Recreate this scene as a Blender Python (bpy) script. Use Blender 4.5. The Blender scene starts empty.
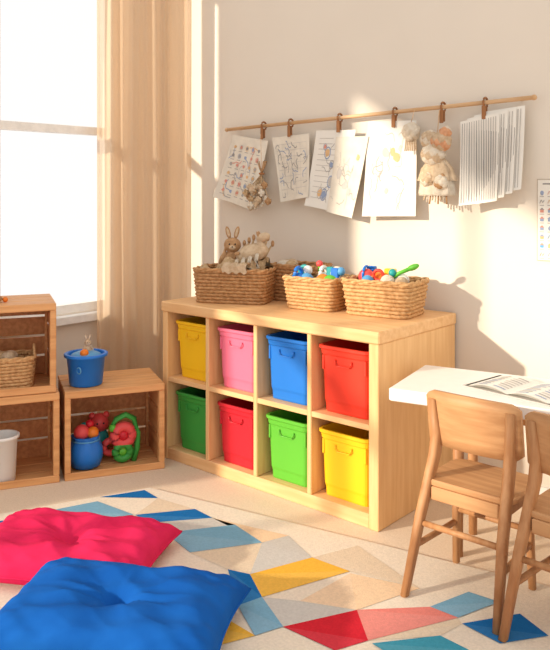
import bpy, math, random
from mathutils import Vector, Matrix
random.seed(7)
S=bpy.context.scene
S.view_settings.view_transform='Standard'
S.view_settings.look='None'
S.view_settings.exposure=0.0

# ------------------------------------------------------------ materials
def lin(c):
    r=[]
    for v in c[:3]:
        v=min(v,255)/255.0
        r.append(v/12.92 if v<=0.04045 else ((v+0.055)/1.055)**2.4)
    return (r[0],r[1],r[2],1.0)
def base_mat(name):
    m=bpy.data.materials.new(name); m.use_nodes=True
    nt=m.node_tree; b=nt.nodes['Principled BSDF']
    return m,nt,b
def mat(name,c,rough=0.6,c2=None,scale=20,bump=0.0,bscale=200,spec=0.3,stretch=None):
    m,nt,b=base_mat(name)
    b.inputs['Roughness'].default_value=rough
    b.inputs['Specular IOR Level'].default_value=spec
    tc=nt.nodes.new('ShaderNodeTexCoord')
    mp=nt.nodes.new('ShaderNodeMapping')
    nt.links.new(tc.outputs['Object'],mp.inputs['Vector'])
    if stretch: mp.inputs['Scale'].default_value=stretch
    if c2 is None: c2=tuple(v*0.95 for v in c)
    n=nt.nodes.new('ShaderNodeTexNoise'); n.inputs['Scale'].default_value=scale
    n.inputs['Detail'].default_value=4
    nt.links.new(mp.outputs['Vector'],n.inputs['Vector'])
    cr=nt.nodes.new('ShaderNodeValToRGB')
    cr.color_ramp.elements[0].position=0.35; cr.color_ramp.elements[1].position=0.65
    cr.color_ramp.elements[0].color=lin(c2); cr.color_ramp.elements[1].color=lin(c)
    nt.links.new(n.outputs['Fac'],cr.inputs['Fac'])
    nt.links.new(cr.outputs['Color'],b.inputs['Base Color'])
    if bump>0:
        n2=nt.nodes.new('ShaderNodeTexNoise'); n2.inputs['Scale'].default_value=bscale
        n2.inputs['Detail'].default_value=3
        nt.links.new(tc.outputs['Object'],n2.inputs['Vector'])
        bp=nt.nodes.new('ShaderNodeBump'); bp.inputs['Strength'].default_value=bump
        bp.inputs['Distance'].default_value=0.01
        nt.links.new(n2.outputs['Fac'],bp.inputs['Height'])
        nt.links.new(bp.outputs['Normal'],b.inputs['Normal'])
    return m
def wood(name,c,c2,axis='x',rough=0.5):
    st={'x':(1.2,14,14),'y':(14,1.2,14),'z':(14,14,1.2)}[axis]
    return mat(name,c,rough,c2,scale=3.5,bump=0.04,bscale=60,stretch=st)

M={}
M['wall']=mat('wall_paint',(229,219,206),0.9,(227,217,204),scale=3,bump=0.0,bscale=300,spec=0.1)
M['trim']=mat('trim_white',(246,244,240),0.5)
M['carpet']=mat('carpet_beige',(234,214,191),0.95,(224,203,179),scale=160,bump=0.3,bscale=420,spec=0.05)
M['birch']=wood('shelf_birch',(238,194,142),(227,178,124),'x')
M['birch_z']=wood('shelf_birch_upright',(238,195,140),(228,180,125),'z')
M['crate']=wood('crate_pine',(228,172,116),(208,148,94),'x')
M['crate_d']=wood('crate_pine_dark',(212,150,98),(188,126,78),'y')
M['beech']=wood('chair_beech',(190,140,96),(170,118,76),'z')
M['beech_x']=wood('chair_beech_seat',(202,154,108),(184,134,90),'x')
M['rod']=wood('rod_wood',(220,182,142),(200,158,114),'x')
M['clip']=mat('clip_leather',(160,108,68),0.6)
M['white']=mat('table_laminate',(242,239,234),0.35,(239,236,231))
M['wick']=mat('wicker',(224,180,128),0.7,(192,144,94),scale=60,bump=0.3,bscale=300)
M['wickd']=mat('wicker_dark',(208,160,112),0.7,(170,122,78),scale=60,bump=0.3,bscale=300)
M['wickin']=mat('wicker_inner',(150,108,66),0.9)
def plastic(n,c): 
    return mat(n,c,0.4,tuple(v*0.97 for v in c),scale=4,spec=0.4)
M['p_yellow']=plastic('plastic_yellow',(250,198,30))
M['p_pink']=plastic('plastic_pink',(240,118,148))
M['p_blue']=plastic('plastic_blue',(32,120,214))
M['p_red']=plastic('plastic_red',(234,62,42))
M['p_green']=plastic('plastic_green',(62,158,66))
M['p_lgreen']=plastic('plastic_light_green',(98,186,56))
M['p_crimson']=plastic('plastic_crimson',(208,34,50))
M['p_teal']=plastic('plastic_teal',(40,160,160))
M['p_orange']=plastic('plastic_orange',(240,130,40))
M['p_coral']=plastic('plastic_coral',(236,84,84))
M['p_white']=plastic('plastic_white',(240,238,234))
M['p_sky']=plastic('plastic_sky',(90,160,210))
M['pil_pink']=mat('cushion_pink',(220,44,92),0.9,(206,36,82),scale=8,bump=0.25,bscale=450,spec=0.08)
M['pil_blue']=mat('cushion_blue',(24,94,178),0.9,(18,84,166),scale=8,bump=0.25,bscale=450,spec=0.08)
M['paper']=mat('paper_white',(236,232,224),0.8,(232,227,218),scale=6)
M['paper2']=mat('paper_cream',(230,221,206),0.8)
M['border']=mat('poster_border',(196,180,162),0.8)
M['ink']=mat('pencil_grey',(176,169,164),0.8)
M['ink_b']=mat('pencil_blue',(154,168,196),0.8)
M['ink_r']=mat('pencil_red',(218,152,136),0.8)
M['ink_o']=mat('pencil_orange',(226,184,136),0.8)
M['ink_l']=mat('pencil_light',(204,197,190),0.8)
M['ink_d']=mat('print_grey',(154,150,148),0.8)
M['plush']=mat('plush_beige',(226,202,172),0.95,(206,178,146),scale=50,bump=0.8,bscale=250,spec=0.05)
M['plush_w']=mat('plush_cream',(238,226,208),0.95,(224,208,186),scale=50,bump=0.8,bscale=250,spec=0.05)
M['plush_b']=mat('plush_tan',(204,162,122),0.95,(180,138,98),scale=50,bump=0.8,bscale=250,spec=0.05)
M['plush_o']=mat('plush_peach',(236,182,144),0.95,(222,160,120),scale=50,bump=0.8,bscale=250,spec=0.05)
M['dark']=mat('eye_dark',(40,30,26),0.3)
M['burlap']=mat('burlap',(212,182,144),0.95,(182,148,108),scale=80,bump=0.6,bscale=300)
RUG={'cream':(236,223,205),'sand':(226,207,182),'blue':(34,110,178),'ltblue':(126,174,202),'grey':(202,198,192),
 'yellow':(240,184,70),'teal':(70,156,182),'red':(210,44,58),'pink':(230,136,126),'orange':(232,146,66),'peach':(238,207,172)}
for k,c in RUG.items():
    M['r_'+k]=mat('rug_'+k,c,0.97,tuple(v*0.95 for v in c),scale=120,bump=0.35,bscale=380,spec=0.03)
    c3=tuple(v*.90+230*.10 for v in c)
    M['r_'+k+'2']=mat('rug_'+k+'_faded',c3,0.97,tuple(v*0.95 for v in c3),scale=120,bump=0.35,bscale=380,spec=0.03)
def cloth(name,c,tr):
    m,nt,b=base_mat(name)
    b.inputs['Roughness'].default_value=0.9
    b.inputs['Specular IOR Level'].default_value=0.05
    tc=nt.nodes.new('ShaderNodeTexCoord')
    w=nt.nodes.new('ShaderNodeTexNoise'); w.inputs['Scale'].default_value=120
    nt.links.new(tc.outputs['Object'],w.inputs['Vector'])
    cr=nt.nodes.new('ShaderNodeValToRGB')
    cr.color_ramp.elements[0].color=lin(tuple(v*.97 for v in c)); cr.color_ramp.elements[1].color=lin(c)
    nt.links.new(w.outputs['Fac'],cr.inputs['Fac'])
    nt.links.new(cr.outputs['Color'],b.inputs['Base Color'])
    t=nt.nodes.new('ShaderNodeBsdfTranslucent')
    nt.links.new(cr.outputs['Color'],t.inputs['Color'])
    mx=nt.nodes.new('ShaderNodeMixShader'); mx.inputs[0].default_value=tr
    nt.links.new(b.outputs[0],mx.inputs[1]); nt.links.new(t.outputs[0],mx.inputs[2])
    # loose weave: part of the light passes straight through the open mesh
    tp=nt.nodes.new('ShaderNodeBsdfTransparent'); m2=nt.nodes.new('ShaderNodeMixShader'); m2.inputs[0].default_value=.18
    nt.links.new(mx.outputs[0],m2.inputs[1]); nt.links.new(tp.outputs[0],m2.inputs[2])
    nt.links.new(m2.outputs[0],nt.nodes['Material Output'].inputs['Surface'])
    return m
M['curtain']=cloth('curtain_linen',(240,215,186),0.62)

# ------------------------------------------------------------ mesh builder
class MB:
    def __init__(s): s.v=[];s.f=[];s.m=[];s.sm=[];s.mats=[]
    def mi(s,k):
        if k not in s.mats: s.mats.append(k)
        return s.mats.index(k)
    def add(s,vs,fs,k,smooth=False,T=None):
        o=len(s.v); i=s.mi(k)
        for p in vs:
            p=Vector(p)
            if T is not None: p=T@p
            s.v.append(p)
        for f in fs:
            s.f.append([o+a for a in f]); s.m.append(i); s.sm.append(smooth)
    def box(s,a,b,k,bev=0.0,T=None):
        x0,y0,z0=a;x1,y1,z1=b
        if bev<=0:
            vs=[(x0,y0,z0),(x1,y0,z0),(x1,y1,z0),(x0,y1,z0),(x0,y0,z1),(x1,y0,z1),(x1,y1,z1),(x0,y1,z1)]
            fs=[(3,2,1,0),(4,5,6,7),(0,1,5,4),(1,2,6,5),(2,3,7,6),(3,0,4,7)]
            s.add(vs,fs,k,False,T); return
        e=min(bev,(x1-x0)/2.01,(y1-y0)/2.01,(z1-z0)/2.01)
        vs=[];idx={}
        for ix,X in enumerate((x0,x1)):
            for iy,Y in enumerate((y0,y1)):
                for iz,Z in enumerate((z0,z1)):
                    sx=e if ix==0 else -e; sy=e if iy==0 else -e; sz=e if iz==0 else -e
                    idx[(ix,iy,iz,'x')]=len(vs); vs.append((X,Y+sy,Z+sz))
                    idx[(ix,iy,iz,'y')]=len(vs); vs.append((X+sx,Y,Z+sz))
                    idx[(ix,iy,iz,'z')]=len(vs); vs.append((X+sx,Y+sy,Z))
        fs=[]
        def q(l): fs.append([idx[t] for t in l])
        for i in (0,1):
            q([(i,0,0,'x'),(i,1,0,'x'),(i,1,1,'x'),(i,0,1,'x')])
            q([(0,i,0,'y'),(1,i,0,'y'),(1,i,1,'y'),(0,i,1,'y')])
            q([(0,0,i,'z'),(1,0,i,'z'),(1,1,i,'z'),(0,1,i,'z')])
        for a_ in (0,1):
            for b_ in (0,1):
                q([(a_,b_,0,'x'),(a_,b_,1,'x'),(a_,b_,1,'y'),(a_,b_,0,'y')])
                q([(a_,0,b_,'x'),(a_,1,b_,'x'),(a_,1,b_,'z'),(a_,0,b_,'z')])
                q([(0,a_,b_,'y'),(1,a_,b_,'y'),(1,a_,b_,'z'),(0,a_,b_,'z')])
                for c_ in (0,1): q([(a_,b_,c_,'x'),(a_,b_,c_,'y'),(a_,b_,c_,'z')])
        s.add(vs,fs,k,False,T)
    def loft(s,loops,k,caps=(True,True),smooth=True,T=None):
        n=len(loops[0]); vs=[p for l in loops for p in l]; fs=[]
        for i in range(len(loops)-1):
            for j in range(n):
                a=i*n+j;b=i*n+(j+1)%n
                fs.append((a,b,b+n,a+n))
        if caps[0]: fs.append(tuple(reversed(range(n))))
        if caps[1]: fs.append(tuple(range((len(loops)-1)*n,len(loops)*n)))
        s.add(vs,fs,k,smooth,T)
    def tube(s,path,r,k,seg=6,closed=False,T=None):
        P=[Vector(p) for p in path]; n=len(P); loops=[]
        R=r if isinstance(r,(list,tuple)) else [r]*n
        for i in range(n):
            if closed: t=P[(i+1)%n]-P[i-1]
            else: t=P[min(i+1,n-1)]-P[max(i-1,0)]
            if t.length<1e-9: t=Vector((0,0,1))
            t.normalize()
            up=Vector((0,0,1)) if abs(t.z)<0.9 else Vector((0,1,0))
            a=t.cross(up).normalized(); b=a.cross(t).normalized()
            loops.append([P[i]+(a*math.cos(2*math.pi*j/seg)+b*math.sin(2*math.pi*j/seg))*R[i] for j in range(seg)])
        if closed: loops.append(loops[0]); s.loft(loops,k,(False,False),True,T)
        else: s.loft(loops,k,(True,True),True,T)
    def ball(s,c,r,k,T=None,seg=16,rings=10,rot=None):
        if not isinstance(r,(tuple,list)): r=(r,r,r)
        vs=[];fs=[]
        Rm=Matrix.Identity(3) if rot is None else rot.to_3x3()
        vs.append(Vector((0,0,-1)))
        for i in range(1,rings):
            ph=-math.pi/2+math.pi*i/rings
            for j in range(seg):
                th=2*math.pi*j/seg
                vs.append(Vector((math.cos(ph)*math.cos(th),math.cos(ph)*math.sin(th),math.sin(ph))))
        vs.append(Vector((0,0,1)))
        vs=[Vector(c)+Rm@Vector((v.x*r[0],v.y*r[1],v.z*r[2])) for v in vs]
        for j in range(seg): fs.append((0,1+(j+1)%seg,1+j))
        for i in range(rings-2):
            for j in range(seg):
                a=1+i*seg+j;b=1+i*seg+(j+1)%seg
                fs.append((a,b,b+seg,a+seg))
        L=len(vs)-1; o=1+(rings-2)*seg
        for j in range(seg): fs.append((o+j,o+(j+1)%seg,L))
        s.add(vs,fs,k,True,T)
    def fluff(s,c,r,k,k2=None,n=26,t=.45):
        for i in range(n):
            a=i*2.4; zz=1-2*(i+.5)/n; q=math.sqrt(1-zz*zz)
            s.ball((c[0]+r[0]*(1-t)*q*math.cos(a),c[1]+r[1]*(1-t)*q*math.sin(a),c[2]+r[2]*(1-t)*zz),max(r)*t,(k2 if (k2 and i%3==0) else k),seg=8,rings=6)
    def torus(s,c,R,r,k,axis='z',T=None,seg=24):
        path=[]
        for i in range(seg):
            a=2*math.pi*i/seg
            u,v=R*math.cos(a),R*math.sin(a)
            path.append(Vector(c)+Vector({'z':(u,v,0),'y':(u,0,v),'x':(0,u,v)}[axis]))
        s.tube(path,r,k,8,True,T)
    def grid(s,fn,nu,nv,k,smooth=True,T=None):
        vs=[fn(i/nu,j/nv) for j in range(nv+1) for i in range(nu+1)]
        fs=[(j*(nu+1)+i,j*(nu+1)+i+1,(j+1)*(nu+1)+i+1,(j+1)*(nu+1)+i) for j in range(nv) for i in range(nu)]
        s.add(vs,fs,k,smooth,T)
    def obj(s,name,loc=(0,0,0),rot=0.0,parent=None,fixn=True):
        me=bpy.data.meshes.new(name)
        me.from_pydata([tuple(v) for v in s.v],[],s.f)
        for k in s.mats: me.materials.append(M[k])
        for p,mi,sm in zip(me.polygons,s.m,s.sm): p.material_index=mi; p.use_smooth=sm
        me.update()
        if fixn:
            import bmesh
            bm=bmesh.new(); bm.from_mesh(me); bmesh.ops.recalc_face_normals(bm,faces=bm.faces); bm.to_mesh(me); bm.free()
        o=bpy.data.objects.new(name,me); S.collection.objects.link(o)
        o.location=loc; o.rotation_euler=(0,0,rot)
        if parent: o.parent=parent
        return o
def rr(w,d,r,z,n=4,cx=0,cy=0):
    pts=[]
    r=min(r,w/2-1e-4,d/2-1e-4)
    for qx,qy,a0 in ((1,1,0),(-1,1,90),(-1,-1,180),(1,-1,270)):
        for i in range(n+1):
            a=math.radians(a0+90*i/n)
            pts.append(Vector((cx+qx*(w/2-r)+r*math.cos(a),cy+qy*(d/2-r)+r*math.sin(a),z)))
    return pts
def rrN(w,d,r,z,N):
    base=rr(w,d,r,z,6); base.append(base[0])
    L=[0]
    for i in range(1,len(base)): L.append(L[-1]+(base[i]-base[i-1]).length)
    out=[]
    for k in range(N):
        t=L[-1]*k/N
        i=1
        while L[i]<t: i+=1
        f=(t-L[i-1])/max(1e-9,(L[i]-L[i-1]))
        out.append(base[i-1].lerp(base[i],f))
    nr=[]
    for k in range(N):
        t=out[(k+1)%N]-out[k-1]
        nr.append(Vector((t.y,-t.x,0)).normalized())
    return out,nr

# ------------------------------------------------------------ room shell
WX=-3.55; WY=3.07; CH=3.85
def simple_box(name,a,b,k):
    mb=MB(); c=[(a[i]+b[i])/2 for i in range(3)]
    mb.box([a[i]-c[i] for i in range(3)],[b[i]-c[i] for i in range(3)],k)
    return mb.obj(name,c)
simple_box('floor',(WX-.08,-4.6,-0.06),(2.6,WY+.1,0),'carpet')
simple_box('wall_back',(WX-.08,WY,0),(2.6,WY+.1,CH),'wall')
o1=(1.95,2.68,.63,2.72); o2=(-3.2,.175,.45,2.72)
mb=MB()
x0,x1=WX-.08,WX
def wb(y0,y1,z0,z1): mb.box((x0,y0,z0),(x1,y1,z1),'wall')
wb(-4.6,o2[0],0,CH); wb(o2[0],o2[1],0,o2[2]); wb(o2[0],o2[1],o2[3],CH)
wb(o2[1],o1[0],0,CH); wb(o1[0],o1[1],0,o1[2]); wb(o1[0],o1[1],o1[3],CH); wb(o1[1],WY,0,CH)
mb.obj('wall_left')
def window(name,o,mull,rail,h=.022):
    y0,y1,z0,z1=o; mb=MB(); fx0,fx1=WX-.07,WX-.02; w=.045
    mb.box((fx0,y0,z0),(fx1,y0+w,z1),'trim'); mb.box((fx0,y1-w,z0),(fx1,y1,z1),'trim')
    mb.box((fx0,y0+w,z0),(fx1,y1-w,z0+w),'trim'); mb.box((fx0,y0+w,z1-w),(fx1,y1-w,z1),'trim')
    mb.box((fx0,y0+w,rail-h),(fx1,y1-w,rail+h),'trim')
    for m_ in mull:
        mb.box((fx0+.005,m_-.02,z0+w),(fx1-.005,m_+.02,rail-h),'trim')
        mb.box((fx0+.005,m_-.02,rail+h),(fx1-.005,m_+.02,z1-w),'trim')
    mb.obj(name)
    mb=MB()
    mb.box((WX,y0-.06,z0-.05),(WX+.05,y1+.05,z0-.005),'trim',.004)
    return mb
window('window_1',o1,[],1.63).obj('trim_1')
window('window_2',o2,[-1.2],1.6).obj('trim_2')
simple_box('baseboard_back',(WX+.001,WY-.016,0),(2.6,WY-.001,.09),'trim')
simple_box('baseboard_left',(WX+.001,-4.6,0),(WX+.016,WY-.018,.09),'trim')

# ------------------------------------------------------------ curtain
mb=MB()
p0=Vector((-3.475,2.51,0)); p1=Vector((-3.21,2.965,0))
dr=(p1-p0); nn=Vector((dr.y,-dr.x,0)).normalized()
def cf(u,v):
    z=.03+v*2.8
    a=.024+.018*(1-v)
    off=a*math.sin(u*math.pi*2*3.6+1.1*math.sin(u*5)+.6*math.sin(v*2.2+1))+.009*math.sin(u*44+v*2+1.5*math.sin(u*9))+.003*math.sin(u*83-v*1.5)
    uu=u+.012*math.sin(v*4+u*9)*u*(1-u)*2
    p=p0+dr*uu+nn*off
    return (p.x,p.y,z)
mb.grid(cf,170,24,'curtain')
mb.obj('curtain',fixn=False)
mb=MB()
mb.tube([(WX+.07,1.7,2.86),(WX+.07,3.0,2.86)],.012,'rod',10)
mb.ball((WX+.07,1.68,2.86),.022,'rod')
for yy in (1.78,2.96): mb.box((WX,yy-.01,2.85),(WX+.07,yy+.01,2.87),'rod')
for i in range(6): mb.torus((WX+.07,2.5+i*.08,2.855),.02,.003,'clip','y',seg=14)
mb.obj('curtain_rod')

# ------------------------------------------------------------ cubby shelf
SX0,SX1,SY0,SY1,SH=-2.845,-1.60,2.44,3.05,.76
mb=MB()
ox,oy=(SX0+SX1)/2,(SY0+SY1)/2
def sb(x0,x1,y0,y1,z0,z1,k,b=.003): mb.box((x0-ox,y0-oy,z0),(x1-ox,y1-oy,z1),k,b)
sb(SX0-.006,SX1+.006,SY0-.006,SY1,.712,SH,'birch',.005)
sb(SX0,SX0+.035,SY0,SY1,0,.712,'birch_z'); sb(SX1-.045,SX1,SY0,SY1,0,.712,'birch_z')
sb(SX0+.035,SX1-.045,SY0+.004,SY1-.02,0,.055,'birch')
sb(SX0+.035,SX1-.045,SY1-.02,SY1,0,.712,'birch')
div=[-2.5376,-2.238,-1.9388]
for d in div: sb(d-.011,d+.011,SY0+.003,SY1-.02,.055,.712,'birch_z')
edges=[SX0+.035]+div+[SX1-.045]
for i in range(4):
    a=edges[i]+(.011 if i else 0); b=edges[i+1]-(.011 if i<3 else 0)
    sb(a,b,SY0+.005,SY1-.02,.375,.397,'birch',.002)
mb.obj('cubby_storage_shelf',(ox,oy,0))

# ------------------------------------------------------------ bins
def bin_(k,cx,z,w=.235):
    mb=MB(); D=.36; H=.272
    L=[rr(w*.84,D*.86,.02,0),rr(w*.855,D*.875,.025,.006),rr(w*.91,D*.935,.025,H-.045),rr(w*.915,D*.94,.025,H-.04),
       rr(w*.95,D*.965,.025,H-.036),rr(w*.965,D*.975,.025,H-.018),rr(w,D,.028,H-.014),rr(w*1.02,D*1.01,.028,H-.012),rr(w*1.02,D*1.01,.028,H-.002),rr(w*1.01,D,.028,H),
       rr(w*.93,D*.95,.022,H),rr(w*.92,D*.945,.022,H-.004),rr(w*.87,D*.9,.02,.05),rr(w*.82,D*.84,.02,.008)]
    mb.loft(L,k,(True,True),False)
    yf=-D*.466
    mb.tube([(-.04,yf-.003,H-.052),(-.04,yf-.008,H-.066),(-.03,yf-.008,H-.076),(.03,yf-.008,H-.076),(.04,yf-.008,H-.066),(.04,yf-.003,H-.052)],.0032,k,6)
    for sx in (-1,1):
        mb.box((sx*w*.41-.005,yf-.003,H-.10),(sx*w*.41+.005,yf+.012,H-.04),k,.002)
    mb.obj('storage_bin',(cx,SY0+.025+D/2,z))
top=['p_yellow','p_pink','p_blue','p_red']; bot=['p_green','p_crimson','p_lgreen','p_yellow']
for i in range(4):
    c=(edges[i]+edges[i+1])/2+.004
    bin_(top[i],c,.398,.238 if i<3 else .250)
    bin_(bot[i],c,.0555,.238 if i<3 else .250)

# ------------------------------------------------------------ wicker baskets
def basket(name,loc,rot,w,d,h,k='wick',flare=1.14,rows=10,N=64,fill=None,r=.03,handles=False):
    mb=MB()
    rd=h/rows/2*1.12
    for i in range(rows):
        t=(i+.5)/rows; s=1/flare+(1-1/flare)*t
        P,Nn=rrN(w*s,d*s,r,h*t,N)
        path=[]
        for k_ in range(N):
            path.append(P[k_]+Nn[k_]*(.0035*(1 if (k_+i)%2 else -1)))
        mb.tube(path,rd*.95,k,5,True)
    P0,N0=rrN(w/flare,d/flare,r,0,N); P1,N1=rrN(w,d,r,h,N)
    for k_ in range(0,N,2):
        mb.tube([P0[k_],P1[k_]],.0035,k,4)
    P,Nn=rrN(w*1.01,d*1.01,r,h,N)
    for ph in (0,math.pi):
        mb.tube([P[i]+Nn[i]*.005*math.cos(i*.9+ph)+Vector((0,0,.005*math.sin(i*.9+ph))) for i in range(N)],.0065,k,6,True)
    P,Nn=rrN(w/flare*1.01,d/flare*1.01,r,.006,N)
    mb.tube(P,.006,k,6,True)
    mb.loft([rr(w/flare*.96,d/flare*.96,r,.004),rr(w*.965,d*.965,r,h)],'wickin',(True,False))
    if handles:
        for sx in (-1,1):
            path=[(sx*w*.5,-.05+.1*i/10,h+.045*math.sin(math.pi*i/10)) for i in range(11)]
            mb.tube(path,.006,k,6)
    if fill: fill(mb,w,d,h)
    return mb.obj(name,loc,rot)
def plush(mb,c,s,k,k2,T=None,yaw=0.0,earlen=1.0):
    """seated soft bunny, height ~ 1*s"""
    T=Matrix.Translation(c)@Matrix.Rotation(yaw,4,'Z')@Matrix.Scale(s,4)
    mb.ball((0,0,.25),(.2,.17,.26),k,T)
    mb.ball((0,-.03,.60),(.18,.16,.16),k,T)
    for sx in (-1,1):
        mb.ball((sx*.09,0,.86),(.05,.03,.17*earlen),k,T,rot=Matrix.Rotation(sx*.25,4,'Y'))
        mb.ball((sx*.09,-.02,.86),(.028,.02,.12*earlen),k2,T,rot=Matrix.Rotation(sx*.25,4,'Y'))
        mb.ball((sx*.06,-.18,.63),.018,'dark',T,8,6)
        mb.ball((sx*.20,-.06,.34),(.06,.06,.15),k,T,rot=Matrix.Rotation(-sx*.5,4,'Y'))
        mb.ball((sx*.12,-.18,.08),(.075,.13,.075),k,T)
    mb.ball((0,-.17,.56),(.07,.05,.05),k2,T)
    mb.ball((0,-.215,.575),.016,'dark',T,8,6)
def fill1(mb,w,d,h):
    def cl(u,v):
        x=(u-.5)*w*.86; y=(v-.5)*d*.86
        z=h-.02+.105*math.exp(-((u-.66)**2+(v-.5)**2)*7)+.022*math.sin(u*17+v*5)+.018*math.sin(v*21-u*8)
        return (x,y,z)
    mb.grid(cl,36,26,'burlap')
    def dp(u,v):
        x=-.02+u*.12; a=v*1.0
        y=-d*.36-.05*math.sin(min(1,a*1.5)*math.pi/2); z=h+.035+.006*math.sin(u*20)-max(0,a-.5)*.09
        return (x+.01*math.sin(v*6),y,z)
    mb.grid(dp,14,12,'plush')
    plush(mb,(-.025,.02,h-.03),.235,'plush_b','plush',yaw=.3,earlen=.8)
    T=Matrix.Translation((.085,-.01,h+.075))@Matrix.Rotation(-.3,4,'Y')
    mb.ball((0,0,0),(.085,.05,.045),'plush',T)
    mb.tube([(.04,0,.0),(.06,-.01,.03),(.065,-.012,.05)],[.028,.022,.019],'plush',8,T=T)
    mb.ball((.08,-.014,.058),(.036,.024,.022),'plush',T)
    for sx in (-1,1): mb.ball((.062,-.014+sx*.014,.08),(.006,.005,.014),'plush_b',T)
    for i in range(4): mb.tube([(-.07+.035*i,-.035,-.01),(-.075+.036*i,-.075,-.035),(-.075+.036*i,-.085,-.075)],.010,'plush_w',6,T=T)
    for a,b in ((-.04,.02),(0,.03),(.03,.015),(-.06,-.005)): mb.ball((a,b-.035,.02),(.013,.009,.010),'plush_b',T)
    mb.tube([(-.10,.0,h-.02),(-.07,.01,h+.06),(-.05,.02,h+.12)],.007,'rod',8); mb.ball((-.048,.02,h+.125),.016,'plush_b')
    for i in range(7):
        mb.tube([(.03+.015*i,.03,h+.03),(.03+.024*i,.04,h+.12+.014*(i%3))],[.010,.004],'burlap',6)
        mb.ball((.03+.024*i,.04,h+.12+.014*(i%3)),(.009,.009,.016),'plush_b',seg=8,rings=6)
def fill1b(mb,w,d,h):
    for i in range(6):
        x=(random.random()-.5)*w*.7; y=(random.random()-.5)*d*.6
        mb.ball((x,y,h-.005),(.035,.03,.03),random.choice(['plush','plush_w','burlap']))
def fill2(mb,w,d,h):
    ks=['p_teal','p_sky','p_white','p_orange','plush_w','p_lgreen','p_blue']
    for i,(x,y) in enumerate([(-.09,.02),(-.04,-.04),(.0,.04),(.04,-.03),(.08,.03),(.09,-.05),(-.08,-.05)]):
        kk=ks[i%7]
        mb.ball((x,y,h-.012),(.034,.030,.032),kk)
        if i%2==0: mb.torus((x,y,h+.016),.027,.009,kk,'x' if i%4 else 'y')
    mb.box((.06,.0,h-.03),(.10,.03,h+.045),'p_blue',.004); mb.box((.02,.03,h-.03),(.055,.06,h+.045),'p_teal',.004)
    mb.tube([(-.02,.05,h-.02),(-.03,.055,h+.05)],.009,'p_lgreen',8); mb.ball((-.03,.055,h+.055),.016,'p_coral')
    mb.ball((-.06,.0,h+.028),.022,'p_white'); mb.ball((.105,.02,h+.03),.02,'p_sky')
def fill3(mb,w,d,h):
    mb.ball((-.10,.02,h+.006),(.036,.036,.036),'p_coral'); mb.torus((-.10,.02,h+.018),.034,.006,'p_blue','x')
    mb.ball((-.03,.01,h),(.042,.036,.032),'p_orange'); mb.ball((-.06,-.05,h-.006),.028,'p_sky')
    mb.box((-.02,.03,h-.04),(.03,.06,h+.045),'p_yellow',.004)
    mb.box((-.115,.05,h-.04),(-.075,.08,h+.05),'p_blue',.004)
    mb.ball((.03,-.04,h-.004),.032,'plush_w'); mb.ball((.06,.03,h),(.04,.03,.03),'p_white'); mb.ball((.09,-.03,h-.008),.030,'plush')
    mb.torus((-.015,-.035,h+.022),.022,.007,'p_red','y'); mb.ball((.035,.0,h+.032),.018,'p_teal')
    mb.tube([(.0,.0,h-.02),(.06,.005,h+.03),(.115,.01,h+.055)],[.008,.008,.009],'p_lgreen',8)
    mb.ball((.125,.012,h+.06),(.030,.015,.013),'p_lgreen',rot=Matrix.Rotation(-.4,4,'Y'))
TZ=SH+.001
basket('wicker_basket',(-2.58,2.68,TZ),math.radians(26),.36,.23,.158,'wickd',1.08,10,64,fill1)
basket('wicker_basket',(-2.365,2.915,TZ),math.radians(4),.25,.19,.17,'wickd',1.08,10,56,fill1b)
basket('wicker_basket',(-2.14,2.77,TZ),math.radians(6),.265,.21,.14,'wick',1.15,9,60,fill2)
basket('wicker_basket',(-1.815,2.82,TZ),math.radians(8),.315,.225,.148,'wick',1.15,9,64,fill3)

# ------------------------------------------------------------ crates
def crate(loc,rot,W=.452,D=.33,H=.397):
    mb=MB(); t=.014; c=.026
    for x in (0,W-c):
        for y in (0.004,D-c-t): mb.box((x+(t if x==0 else 0),y,t),(x+c-(0 if x==0 else t),y+c,H-t),'crate',.002)
    n=3; hh=(H-2*t-.03)/n
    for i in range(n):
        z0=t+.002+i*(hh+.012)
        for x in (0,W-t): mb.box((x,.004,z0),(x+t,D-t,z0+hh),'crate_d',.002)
    n=3; dd=(D-.016)/n
    for i in range(n):
        y0=.0+i*(dd+.008)
        mb.box((0,y0,0),(W,y0+dd,t),'crate',.002); mb.box((0,y0,H-t),(W,y0+dd,H),'crate',.002)
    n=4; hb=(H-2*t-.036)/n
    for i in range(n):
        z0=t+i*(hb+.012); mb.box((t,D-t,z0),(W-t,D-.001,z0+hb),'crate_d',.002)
    mb.box((0,-.012,0),(W,0,.032),'crate',.003); mb.box((0,-.012,H-.032),(W,0,H),'crate',.003)
    mb.box((0,-.012,.032),(.026,0,H-.032),'crate',.003); mb.box((W-.026,-.012,.032),(W,0,H-.032),'crate',.003)
    return mb.obj('wooden_crate',loc,rot)
ca=math.radians(62)
crate((-2.945,1.955,0),ca); crate((-3.168,1.536,0),ca); crate((-3.185,1.530,.3985),ca)
def cl2w(o,x,y):
    return (o[0]+math.cos(ca)*x-math.sin(ca)*y, o[1]+math.sin(ca)*x+math.cos(ca)*y)
def bucket(r,h,k):
    mb=MB(); n=32
    def ring(rr_,z): return [Vector((rr_*math.cos(2*math.pi*i/n),rr_*math.sin(2*math.pi*i/n),z)) for i in range(n)]
    mb.loft([ring(r*.78,0),ring(r*.82,.004),ring(r*.95,h-.016),ring(r*1.08,h-.014),ring(r*1.09,h-.002),ring(r*1.05,h),ring(r*.92,h),ring(r*.9,h-.006),ring(r*.74,.008)],k)
    return mb
mb=bucket(.092,.145,'p_blue')
mb.ball((0,-.0,.125),(.076,.076,.03),'p_sky')
plush(mb,(.0,0.01,.135),.09,'plush','plush_w',yaw=1.2)
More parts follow.
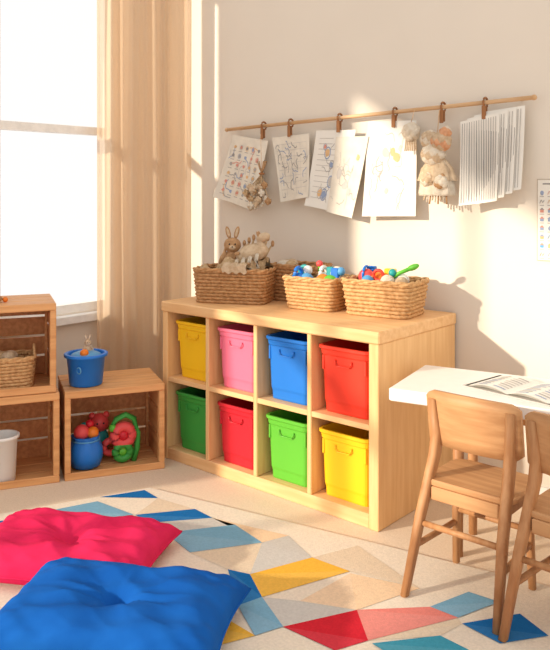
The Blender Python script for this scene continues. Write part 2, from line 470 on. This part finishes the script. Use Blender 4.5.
mb.ball((.03,-.03,.15),.02,'p_orange'); mb.torus((.048,-.072,.08),.014,.003,'p_sky','y')
mb.obj('toy_bucket',(-2.99,2.10,.3985))
o=(-2.945,1.955)
x,y=cl2w(o,.105,.10)
mb=MB()
n=28
def ring(r_,z,wv=0): return [Vector((r_*(1+wv*math.sin(7*6.283*i/n))*math.cos(6.283*i/n),r_*(1+wv*math.sin(7*6.283*i/n))*math.sin(6.283*i/n),z)) for i in range(n)]
mb.loft([ring(.045,0),ring(.066,.012),ring(.078,.05),ring(.078,.09,.02),ring(.062,.125,.05),ring(.058,.135,.06),ring(.066,.15,.08),ring(.05,.14,.05)],'p_blue')
mb.torus((0,0,.130),.062,.004,'p_sky','z')
mb.ball((-.02,-.01,.165),.036,'p_coral'); mb.ball((.03,-.015,.16),.028,'p_orange'); mb.ball((.0,.025,.17),.03,'p_teal'); mb.ball((.02,.01,.195),.020,'p_crimson')
mb.obj('toy_bag',(x,y,.0145),ca)
x,y=cl2w(o,.275,.095)
mb=MB()
mb.torus((0,0,.052),.034,.018,'p_green','y'); mb.ball((0,0,.052),(.02,.014,.02),'p_lgreen')
mb.torus((.004,.006,.128),.040,.024,'p_coral','y'); mb.ball((.004,.0,.128),(.024,.02,.024),'p_crimson')
mb.torus((-.05,.05,.065),.03,.016,'p_coral','y')
mb.tube([(.052,.01,.0),(.07,.01,.06),(.072,.01,.13),(.055,.01,.20),(.015,.01,.222),(-.03,.01,.205),(-.045,.01,.17)],[.014]*7,'p_green',10)
mb.ball((-.045,.01,.165),.019,'p_lgreen')
mb.obj('toy_rings',(x,y,.0145),ca)
x,y=cl2w(o,.185,.235)
mb=MB()
mb.ball((0,0,.07),(.05,.045,.07),'p_teal'); mb.ball((0,-.005,.16),.045,'p_coral')
for sx in (-1,1): mb.ball((sx*.034,0,.195),.016,'p_coral'); mb.ball((sx*.015,-.045,.166),.005,'dark'); mb.ball((sx*.055,-.01,.10),(.014,.014,.045),'p_orange')
mb.obj('toy_bear',(x,y,.0145),ca)
o=(-3.168,1.536)
x,y=cl2w(o,.215,.06)
mb=bucket(.066,.205,'p_white'); mb.obj('white_canister',(x,y,.0145))
o=(-3.185,1.530); x,y=cl2w(o,.24,.12)
basket('wicker_basket',(x,y,.3985+.0145),ca,.25,.17,.135,'wick',1.1,9,48,fill1b,.05,True)
x,y=cl2w(o,.20,.10)
mb=MB(); mb.ball((0,0,.016),(.03,.03,.016),'plush_b'); mb.ball((0.02,0.035,.012),.012,'p_orange'); mb.ball((0,0,.036),(.01,.01,.01),'plush_b')
mb.obj('wooden_toy',(x,y,.7965))

# ------------------------------------------------------------ hanging display
RY=WY-.045
ra=Vector((-2.983,RY,1.635)); rb=Vector((-1.235,RY,1.676))
mb=MB(); mb.tube([ra,ra.lerp(rb,.5),rb],.0095,'rod',10); mb.ball(ra,.012,'rod'); mb.ball(rb,.012,'rod')
for t in (.04,.96):
    p=ra.lerp(rb,t); mb.tube([p,(p.x,WY-.001,p.z)],.005,'rod',8)
mb.obj('hanging_rod')
def rodz(x): return ra.z+(x-ra.x)/(rb.x-ra.x)*(rb.z-ra.z)
def clip(x):
    mb=MB(); z=rodz(x)
    mb.torus((x,RY,z+.0),.020,.0050,'clip','x',seg=18)
    mb.box((x-.009,RY-.020,z-.072),(x+.009,RY-.011,z-.014),'clip',.002)
    mb.box((x-.009,RY-.004,z-.065),(x+.009,RY+.003,z-.018),'clip',.002)
    mb.obj('clothes_clip')
for x in (-2.707,-2.52,-2.207,-1.892,-1.645,-1.446): clip(x)
def sheet(name,TL,TR,BR,BL,y,curl=.012,style=None,k='paper',seed=1):
    rnd=random.Random(seed); mb=MB()
    def fn(u,v,off=0.0):
        x=(TL[0]*(1-u)+TR[0]*u)*(1-v)+(BL[0]*(1-u)+BR[0]*u)*v
        z=(TL[1]*(1-u)+TR[1]*u)*(1-v)+(BL[1]*(1-u)+BR[1]*u)*v
        yy=y-curl*v*v*1.5-curl*math.sin(u*5+seed)*.5*v-curl*.6*(2*u-1)**2*v
        return (x,yy+off,z)
    mb.grid(lambda u,v:fn(u,v),12,14,k)
    def cell(u0,v0,u1,v1,kk):
        mb.add([fn(u0,v0,-.0012),fn(u1,v0,-.0012),fn(u1,v1,-.0012),fn(u0,v1,-.0012)],[(0,1,2,3)],kk)
    def blob(u,v,r,kk):
        n=9; mb.add([fn(u+r*math.cos(6.283*i/n)*(.7+.5*rnd.random()),v+r*.8*math.sin(6.283*i/n)*(.7+.5*rnd.random()),-.0014) for i in range(n)],[tuple(range(n))],kk)
    def ring_(u,v,r,kk):
        n=12; 
        for i in range(n):
            a0,a1=6.283*i/n,6.283*(i+1)/n; q=.8
            mb.add([fn(u+r*math.cos(a0),v+r*math.sin(a0),-.0012),fn(u+r*math.cos(a1),v+r*math.sin(a1),-.0012),fn(u+r*q*math.cos(a1),v+r*q*math.sin(a1),-.0012),fn(u+r*q*math.cos(a0),v+r*q*math.sin(a0),-.0012)],[(0,1,2,3)],kk)
    def scrib(u,v,l,kk,th=.005):
        a=rnd.random()*6.28; pu,pv=u,v
        for q in range(7):
            a+=rnd.uniform(-1,1); nu_,nv_=pu+l*math.cos(a),pv+l*math.sin(a)
            nu_=min(.94,max(.06,nu_)); nv_=min(.94,max(.08,nv_))
            dx,dy=-(nv_-pv),(nu_-pu); L=max(1e-6,math.hypot(dx,dy)); dx*=th/L; dy*=th/L
            mb.add([fn(pu-dx,pv-dy,-.0012),fn(pu+dx,pv+dy,-.0012),fn(nu_+dx,nv_+dy,-.0012),fn(nu_-dx,nv_-dy,-.0012)],[(0,1,2,3)],kk)
            pu,pv=nu_,nv_
    if style=='icons':
        for i in range(5):
            for j in range(6):
                u=.15+.165*i; v=.14+.135*j
                kk=rnd.choice(['ink','ink_b','ink_r','ink_o','ink','ink_l'])
                if rnd.random()<.5: ring_(u,v+.03,.042,kk)
                else: scrib(u,v+.03,.04,kk,.007)
                blob(u,v+.03,.034,rnd.choice(['ink_d','ink_o','ink_b','ink','ink_r'])); cell(u-.05,v+.085,u+.04,v+.095,'ink')
    elif style=='grid':
        for j in range(8):
            v=.12+.10*j; cell(.08,v,.92,v+.006,'ink_l')
            for i in range(5):
                if rnd.random()<.85:
                    u=.16+.165*i; scrib(u,v+.05,.03,rnd.choice(['ink','ink_d','ink_b','ink']),.007)
        for i in range(6): cell(.08+.168*i,.12,.085+.168*i,.92,'ink_l')
    elif style=='drawing':
        for i in range(7):
            u=.18+.64*rnd.random(); v=.16+.66*rnd.random(); r=.04+.05*rnd.random()
            ring_(u,v,r,rnd.choice(['ink','ink_l','ink_b'])); blob(u,v,r*.8,rnd.choice(['ink_l','ink_o','ink_r','ink_b']))
            scrib(u,v+r,.04,'ink')
        for j in range(12):
            cell(.12,.1+.07*j,.12+.25+.3*rnd.random(),.108+.07*j,'ink_l')
    elif style=='faint':
        for i in range(5): blob(.2+.6*rnd.random(),.25+.55*rnd.random(),.04+.05*rnd.random(),rnd.choice(['ink_l','ink_l','ink_o']))
        for j in range(14): scrib(.15+.7*rnd.random(),.15+.7*rnd.random(),.04,rnd.choice(['ink_l','ink']),.005)
    elif style=='stripes':
        for i in range(15): cell(.05+.061*i,.03,.064+.061*i,.97,'ink' if i%3 else 'ink_d')
    return mb.obj(name,fixn=False)
sheet('drawing_sheet',(-2.929,1.605),(-2.671,1.560),(-2.743,1.192),(-3.046,1.26),RY-.006,.02,'icons','paper2',seed=3)
sheet('drawing_sheet',(-2.645,1.575),(-2.395,1.586),(-2.375,1.265),(-2.565,1.238),RY-.006,.014,'grid','paper2',seed=4)
sheet('drawing_sheet',(-2.349,1.598),(-2.11,1.59),(-2.17,1.19),(-2.40,1.223),RY-.006,.02,'drawing',seed=5)
sheet('drawing_sheet',(-2.22,1.56),(-2.03,1.555),(-2.105,1.165),(-2.25,1.195),RY-.014,.02,'faint','paper2',seed=6)
sheet('drawing_sheet',(-2.0365,1.625),(-1.776,1.615),(-1.772,1.182),(-2.06,1.175),RY-.006,.008,'faint',seed=7)
for i in range(4):
    sheet('lined_paper',(-1.553+.03*i,1.594+.012*i),(-1.375+.035*i,1.622+.008*i),(-1.37+.032*i,1.255+.016*i),(-1.540+.03*i,1.232+.014*i),RY-.018+.004*i,.016,'stripes',seed=8+i)
# fluffy craft bundle: tufts of wool and lace gathered on a string
mb=MB(); n=30
def dr_(r_,z,wv,off=0): return [Vector((r_*(1+wv*math.sin(9*6.283*i/n+off))*math.cos(6.283*i/n),.5*r_*(1+wv*math.sin(9*6.283*i/n+off))*math.sin(6.283*i/n),z)) for i in range(n)]
mb.loft([dr_(.078,-.01,.14,1),dr_(.080,.0,.14,1),dr_(.072,.07,.12,1),dr_(.05,.13,.08),dr_(.02,.17,.02)],'plush_w')
mb.loft([dr_(.086,.055,.16,2),dr_(.070,.11,.12,2),dr_(.03,.16,.05,2)],'plush',(False,False))
mb.fluff((-.012,-.012,.17),(.060,.036,.05),'plush_w','plush')
mb.fluff((.030,-.018,.225),(.050,.032,.045),'plush','plush_o')
mb.fluff((-.030,-.010,.235),(.046,.032,.044),'plush','plush_w')
mb.fluff((.052,-.022,.262),(.030,.024,.030),'plush_o','plush_w',14)
mb.fluff((-.03,-.030,.06),(.036,.022,.034),'plush','plush_w',18)
mb.fluff((.036,-.030,.05),(.034,.022,.038),'plush_w','plush_b',18)
for i in range(9): mb.tube([(-.05+.0125*i,-.01,.0),(-.056+.014*i,-.016,-.030-.008*(i%3))],.004,['plush','plush_w','plush_b'][i%3],5)
mb.tube([(0,.0,.24),(0,.02,.365)],.002,'rod',5)
mb.obj('wool_craft_bundle',(-1.645,RY-.055,1.285))
# dried flower bunch
mb=MB(); rnd=random.Random(3)
for i in range(26):
    a=rnd.uniform(-1,1); L=rnd.uniform(.07,.19)
    e=Vector((math.sin(a)*L*.6,-.01-.03*rnd.random(),-math.cos(a)*L))
    mb.tube([(0,0,.03),(0,0,0),e*.5,e],.0020,'burlap',5)
    kk=rnd.choice(['plush','plush_b','burlap','plush','plush_w'])
    mb.ball(e,(.017,.014,.017),kk,seg=9,rings=6)
    for q in range(4):
        b_=q*1.57; mb.ball(e+Vector((.012*math.cos(b_),-.006,.012*math.sin(b_))),(.009,.007,.009),kk,seg=7,rings=5)
for i in range(8):
    a=rnd.uniform(-.8,.8); mb.tube([(0,0,0),(math.sin(a)*.03,0,.035),(math.sin(a)*.05,0,.065)],.003,'plush_b',5)
mb.torus((0,0,0),.010,.006,'clip','z',seg=12)
mb.tube([(0,0,0),(-.03,.025,.21)],.0012,'rod',5)
mb.obj('dried_flower_bunch',(-2.655,RY-.075,1.385))
# fluffy pompom tassel
mb=MB()
mb.fluff((0,0,0),(.046,.028,.046),'plush_w')
for i in range(7): mb.tube([(-.024+.008*i,0,-.03),(-.03+.010*i,-.004,-.085)],.0035,'plush',5)
mb.tube([(0,0,.04),(0.0,.03,.10)],.0015,'rod',5)
mb.obj('pompom_tassel',(-1.778,RY-.050,1.56))
# poster : white paper sheet with rows of small coloured pictures
mb=MB()
mb.box((0,-.003,0),(.24,0,.335),'border'); mb.box((.004,-.005,.004),(.236,-.003,.331),'paper')
rnd=random.Random(5)
cl=['ink_r','ink_d','ink_o','p_sky','ink_r','ink_b','ink_b','p_coral']
for j in range(8):
    for i in range(7):
        cx,cz=.022+.033*i,.026+.036*j; kk=rnd.choice(cl); t=rnd.randrange(3)
        if t==0: mb.ball((cx,-.0055,cz),(.008,.001,.010),kk,seg=10,rings=4)
        elif t==1:
            mb.box((cx-.008,-.0062,cz-.008),(cx+.007,-.0052,cz+.003),kk); mb.add([(cx-.011,-.0058,cz+.003),(cx+.010,-.0058,cz+.003),(cx,-.0058,cz+.012)],[(0,1,2)],rnd.choice(cl))
        else:
            mb.tube([(cx-.009,-.0055,cz-.006),(cx-.003,-.0055,cz+.008),(cx+.003,-.0055,cz-.004),(cx+.009,-.0055,cz+.006)],.0016,kk,5)
        mb.box((cx-.010,-.0060,cz-.016),(cx+.008,-.0052,cz-.0135),'ink')
mb.box((.025,-.0060,.312),(.21,-.0052,.318),'ink_d')
mb.obj('picture_poster',(-1.240,WY,1.010))

# ------------------------------------------------------------ table
mb=MB()
TW,TD,TH=1.3,.42,.595
L=[rr(TW-.01,TD-.01,.012,TH-.045,4,TW/2,TD/2),rr(TW,TD,.015,TH-.041,4,TW/2,TD/2),rr(TW,TD,.015,TH-.004,4,TW/2,TD/2),rr(TW-.01,TD-.01,.012,TH,4,TW/2,TD/2)]
mb.loft(L,'white',(True,True),False)
mb.box((.16,.09,TH-.09),(TW-.12,.105,TH-.045),'beech_x'); mb.box((.16,TD-.075,TH-.09),(TW-.12,TD-.06,TH-.045),'beech_x')
for lx in (.22,TW-.17):
    for ly in (.12,TD-.10):
        mb.tube([(lx,ly,0),(lx,ly,TH-.045)],[.016,.022],'beech',12)
ta=math.radians(12)
TO=(-1.475,2.31)
mb.obj('activity_table',(TO[0],TO[1],0),ta)
def tl(x,y): return (TO[0]+math.cos(ta)*x-math.sin(ta)*y, TO[1]+math.sin(ta)*x+math.cos(ta)*y)
mb=MB()
for sd in (-1,1):
    for lay in range(3):
        def pg(u,v,sd=sd,lay=lay):
            x=sd*u*(.17-.004*lay); return (x,(v-.5)*.22,.004+.022*math.sin(min(1,u*1.15)*math.pi)*.6*(1-lay*.25)+.002)
        mb.grid(pg,12,2,'paper')
    for j in range(8):
        for c_ in (0,1):
            u0=.12+.42*c_; u1=u0+.34*(.7+.3*random.random()); v0=.1+.1*j
            mb.grid(lambda u,v,sd=sd,u0=u0,u1=u1,v0=v0:(sd*(u0+(u1-u0)*u)*.17,((v0+.03*v)-.5)*.22,.0075+.022*math.sin(min(1,(u0+(u1-u0)*u)*1.15)*math.pi)*.6),4,1,random.choice(['ink_l','ink','ink_b']))
mb.box((-.178,-.115,0),(.178,.115,.003),'ink_l')
x,y=tl(.43,.20); mb.obj('open_book',(x,y,TH+.001),ta-.35)

# ------------------------------------------------------------ chairs
def chair(loc,rot):
    mb=MB()
    def bar(a,b,w0,d0,w1,d1,k='beech'):
        a=Vector(a);b=Vector(b)
        mb.loft([[a+Vector((p.x,p.y,0)) for p in rr(w0,d0,min(w0,d0)*.35,0,3)],[b+Vector((p.x,p.y,0)) for p in rr(w1,d1,min(w1,d1)*.35,0,3)]],k)
    for sx in (-1,1):
        pts=[(sx*.155,-.14,0,.024,.028),(sx*.140,-.070,.23,.030,.038),(sx*.128,.005,.42,.032,.046),(sx*.127,.018,.49,.032,.044),(sx*.134,.000,.60,.027,.030)]
        loops=[]
        for (x,y,z,w,d) in pts: loops.append([Vector((x+p.x,y+p.y,z)) for p in rr(w,d,w*.35,0,3)])
        mb.loft(loops,'beech')
        bar((sx*.135,.165,0),(sx*.125,.150,.325),.022,.024,.028,.034)
        mb.tube([(sx*.145,-.095,.145),(sx*.131,.155,.145)],.010,'beech',8)
        mb.box((sx*.125-.009,-.03,.285),(sx*.125+.009,.14,.328),'beech',.003)
    mb.tube([(-.13,.155,.19),(.13,.155,.19)],.010,'beech',8)
    mb.tube([(-.14,-.073,.215),(.14,-.073,.215)],.010,'beech',8)
    mb.box((-.118,.138,.285),(.118,.154,.328),'beech_x',.003)
    mb.box((-.115,-.046,.285),(.115,-.03,.328),'beech_x',.003)
    SL=[]
    for (s,z) in ((.96,.326),(1,.331),(1,.343),(.97,.348)):
        SL.append(rr(.315*s,.25*s,.05,z,6,0,.085))
    mb.loft(SL,'beech_x',(True,True),False)
    def br(u,v,o):
        x=(u-.5)*.322; bow=-.028*(1-(2*u-1)**2)
        r=.5-abs(u-.5); q=(1-min(1,r/.10))**2
        z0=.447+.016*q; z1=.625-.018*q+.006*math.sin(u*math.pi)
        z=z0+(z1-z0)*v
        return Vector((x,.030-.14*(z-.5)+bow+o,z))
    nu,nv=24,5
    loops=[]
    for i in range(nu+1):
        u=i/nu
        lo=[br(u,j/nv,-.009) for j in range(nv+1)]+[br(u,j/nv,.009) for j in range(nv,-1,-1)]
        loops.append(lo)
    mb.loft(loops,'beech_x')
    return mb.obj('child_chair',loc,rot)
chair((-1.120,2.235,.0145),0); chair((-.775,2.205,.0145),math.radians(-3))

# ------------------------------------------------------------ rug
def g(X,Z): # survey coordinates (right / ahead of the doorway) -> room axes
    return (.755*X-.656*Z, .656*X+.755*Z)
mb=MB()
out=[(-.541,3.30),(1.15,2.33),(.75,1.3),(-1.9,1.55),(-1.45,2.86)]
P=[g(*p) for p in out]
n=len(P)
mb.add([(x,y,0.0005) for x,y in P]+[(x,y,.011) for x,y in P],[tuple(reversed(range(n))),tuple(range(n,2*n))]+[(i,(i+1)%n,n+(i+1)%n,n+i) for i in range(n)],'r_cream')
pp=[('sand',[(-.302,2.707),(-.047,2.783),(-.084,2.553),(-.160,2.586)]),
('sand',[(-.489,3.185),(-.323,3.076),(-.555,3.02)]),
('sand',[(.13,2.67),(.30,2.76),(.469,2.464),(.253,2.573)]),
('grey',[(-.047,2.783),(.05,2.84),(.13,2.67),(-.084,2.553)]),
('sand',[(.266,2.177),(.551,2.293),(.555,2.262),(.477,2.201)]),
('grey',[(-.484,2.948),(-.247,2.993),(-.154,2.931),(-.413,2.863)]),
('peach',[(-.247,2.993),(.05,2.84),(-.047,2.783),(-.154,2.931)]),
('peach',[(.252,2.56),(.469,2.464),(.251,2.336),(.078,2.387)]),
('grey',[(-.041,2.41),(.078,2.387),(.251,2.336),(.024,2.246)]),
('blue',[(-.734,3.195),(-.560,3.27),(-.489,3.185)]),
('blue',[(-.555,3.02),(-.323,3.076),(-.247,2.993),(-.484,2.948)]),
('ltblue',[(-.413,2.863),(-.154,2.931),(-.047,2.783),(-.302,2.707)]),
('yellow',[(-.084,2.553),(.13,2.67),(.253,2.573),(-.041,2.41)]),
('blue',[(-.160,2.586),(-.084,2.553),(-.041,2.41),(-.115,2.359)]),
('red',[(.024,2.246),(.251,2.336),(.266,2.177),(.168,2.13)]),
('pink',[(.251,2.336),(.479,2.353),(.551,2.293),(.266,2.177)]),
('yellow',[(-.252,2.262),(-.150,2.293),(-.058,2.201),(-.21,2.13)]),
('blue',[(.555,2.262),(.744,2.315),(.79,2.2),(.639,2.163)]),
('teal',[(.275,2.163),(.477,2.201),(.545,2.13),(.342,2.085)]),
('ltblue',[(-.115,2.359),(-.041,2.41),(.024,2.246),(-.058,2.201)]),
('ltblue',[(-.9,3.06),(-.734,3.15),(-.56,3.02),(-.75,2.96)]),
('blue',[(-1.25,2.92),(-1.0,2.98),(-1.05,2.9)]),
('ltblue',[(.479,2.353),(.62,2.44),(.70,2.38),(.551,2.293)]),
('orange',[(-.3,1.9),(0,2.0),(.1,1.8),(-.2,1.7)]),
('blue',[(.1,2.05),(.3,2.05),(.35,1.8),(.12,1.75)]),
('red',[(.45,2.05),(.7,2.1),(.75,1.8),(.5,1.7)]),
('teal',[(-1.2,2.1),(-.9,2.0),(-1.0,1.7),(-1.5,1.8)]),
('yellow',[(-.8,1.9),(-.5,1.95),(-.45,1.6),(-.8,1.6)])]
def up(T,k,V):
    a,b,c=[Vector(V[i]) for i in T]
    if (b-a).cross(c-a).z<0: T=(T[0],T[2],T[1])
    mb.add([V[i] for i in T],[(0,1,2)],k)
for i,(k,pl) in enumerate(pp):
    V=[(*g(*p),.0118+.00008*i) for p in pl]
    up((0,1,2),'r_'+k,V)
    if len(V)==4: up((0,2,3),'r_'+k+'2',V)
mb.obj('geometric_rug',fixn=False)

# ------------------------------------------------------------ floor cushions
def cushion(name,k,loc,rot,w,d,h,seed):
    mb=MB(); n=72
    rnd=random.Random(seed); ph=[rnd.random()*6 for _ in range(8)]
    def shp(u,v,top):
        a=2*u-1;b=2*v-1
        pin=.07
        x=a*w/2*(1-pin*(1-b*b)*abs(a)**3); y=b*d/2*(1-pin*(1-a*a)*abs(b)**3)
        e=max(0,(1-a**4))*max(0,(1-b**4))
        t=e**.42
        r=math.hypot(a,b); th=math.atan2(b,a)
        if top:
            z=h*.36+h*.64*t
            z-=h*.36*math.exp(-(r/.13)**2)+h*.14*math.exp(-(r/.42)**2)
            fold=math.exp(-((r-.36)/.26)**2)
            sharp=lambda q: 1-2*abs(math.sin(q))**.6
            z+=fold*(.0045*sharp(4.5*th+ph[0]+.6*math.sin(2*th))+.004*math.sin(7*th+ph[1]+3*r))*t
            z+=t*(.004*math.sin(11*a+ph[2]+4*b)+.004*math.sin(13*b+ph[3]-5*a))
            z+=.012*t*(math.sin(20*(a+b)+ph[4])*max(0,r-.75)+math.sin(26*(a-b)+ph[5])*max(0,r-.8))
            z+=.0022*t*sharp(5*a+7*b+ph[6]+math.sin(4*a))
        else:
            z=h*.36*(1-t)
        return (x,y,z)
    mb.grid(lambda u,v:shp(u,v,True),n,n,k)
    mb.grid(lambda u,v:shp(u,v,False),n,n,k)
    path=[]
    for i in range(24): path.append(shp(i/24,0,True))
    for i in range(24): path.append(shp(1,i/24,True))
    for i in range(24): path.append(shp(1-i/24,1,True))
    for i in range(24): path.append(shp(0,1-i/24,True))
    mb.tube(path,.004,k,6,True)
    c=shp(.5,.5,True); mb.ball((0,0,c[2]+.001),(.014,.014,.006),k)
    return mb.obj(name,loc,rot)
cushion('floor_cushion','pil_pink',(*g(-.71,2.62),.0145),math.radians(30),.67,.44,.12,1)
cushion('floor_cushion','pil_blue',(*g(-.455,2.19),.0145),math.radians(31),.69,.46,.143,2)

# ------------------------------------------------------------ light
sd=Vector((.295,.61,-.186)).normalized()
sl=bpy.data.lights.new('sun','SUN'); sl.energy=4.8; sl.angle=math.radians(1.6); sl.color=(1.0,.88,.70)
so=bpy.data.objects.new('sun',sl); S.collection.objects.link(so)
so.rotation_euler=sd.to_track_quat('-Z','Y').to_euler(); so.location=(-6,-4,5)
w=bpy.data.worlds.new('sky'); S.world=w; w.use_nodes=True
bg=w.node_tree.nodes['Background']; bg.inputs[0].default_value=(1.0,.972,.94,1); bg.inputs[1].default_value=1.06

# ------------------------------------------------------------ camera
cam=bpy.data.cameras.new('camera'); co=bpy.data.objects.new('camera',cam); S.collection.objects.link(co)
cam.sensor_fit='HORIZONTAL'; cam.sensor_width=36; cam.lens=762*36/550
cam.shift_y=-135/550
co.location=(0,0,1.3); co.rotation_euler=(math.radians(90),0,math.atan2(.656,.755))
S.camera=co
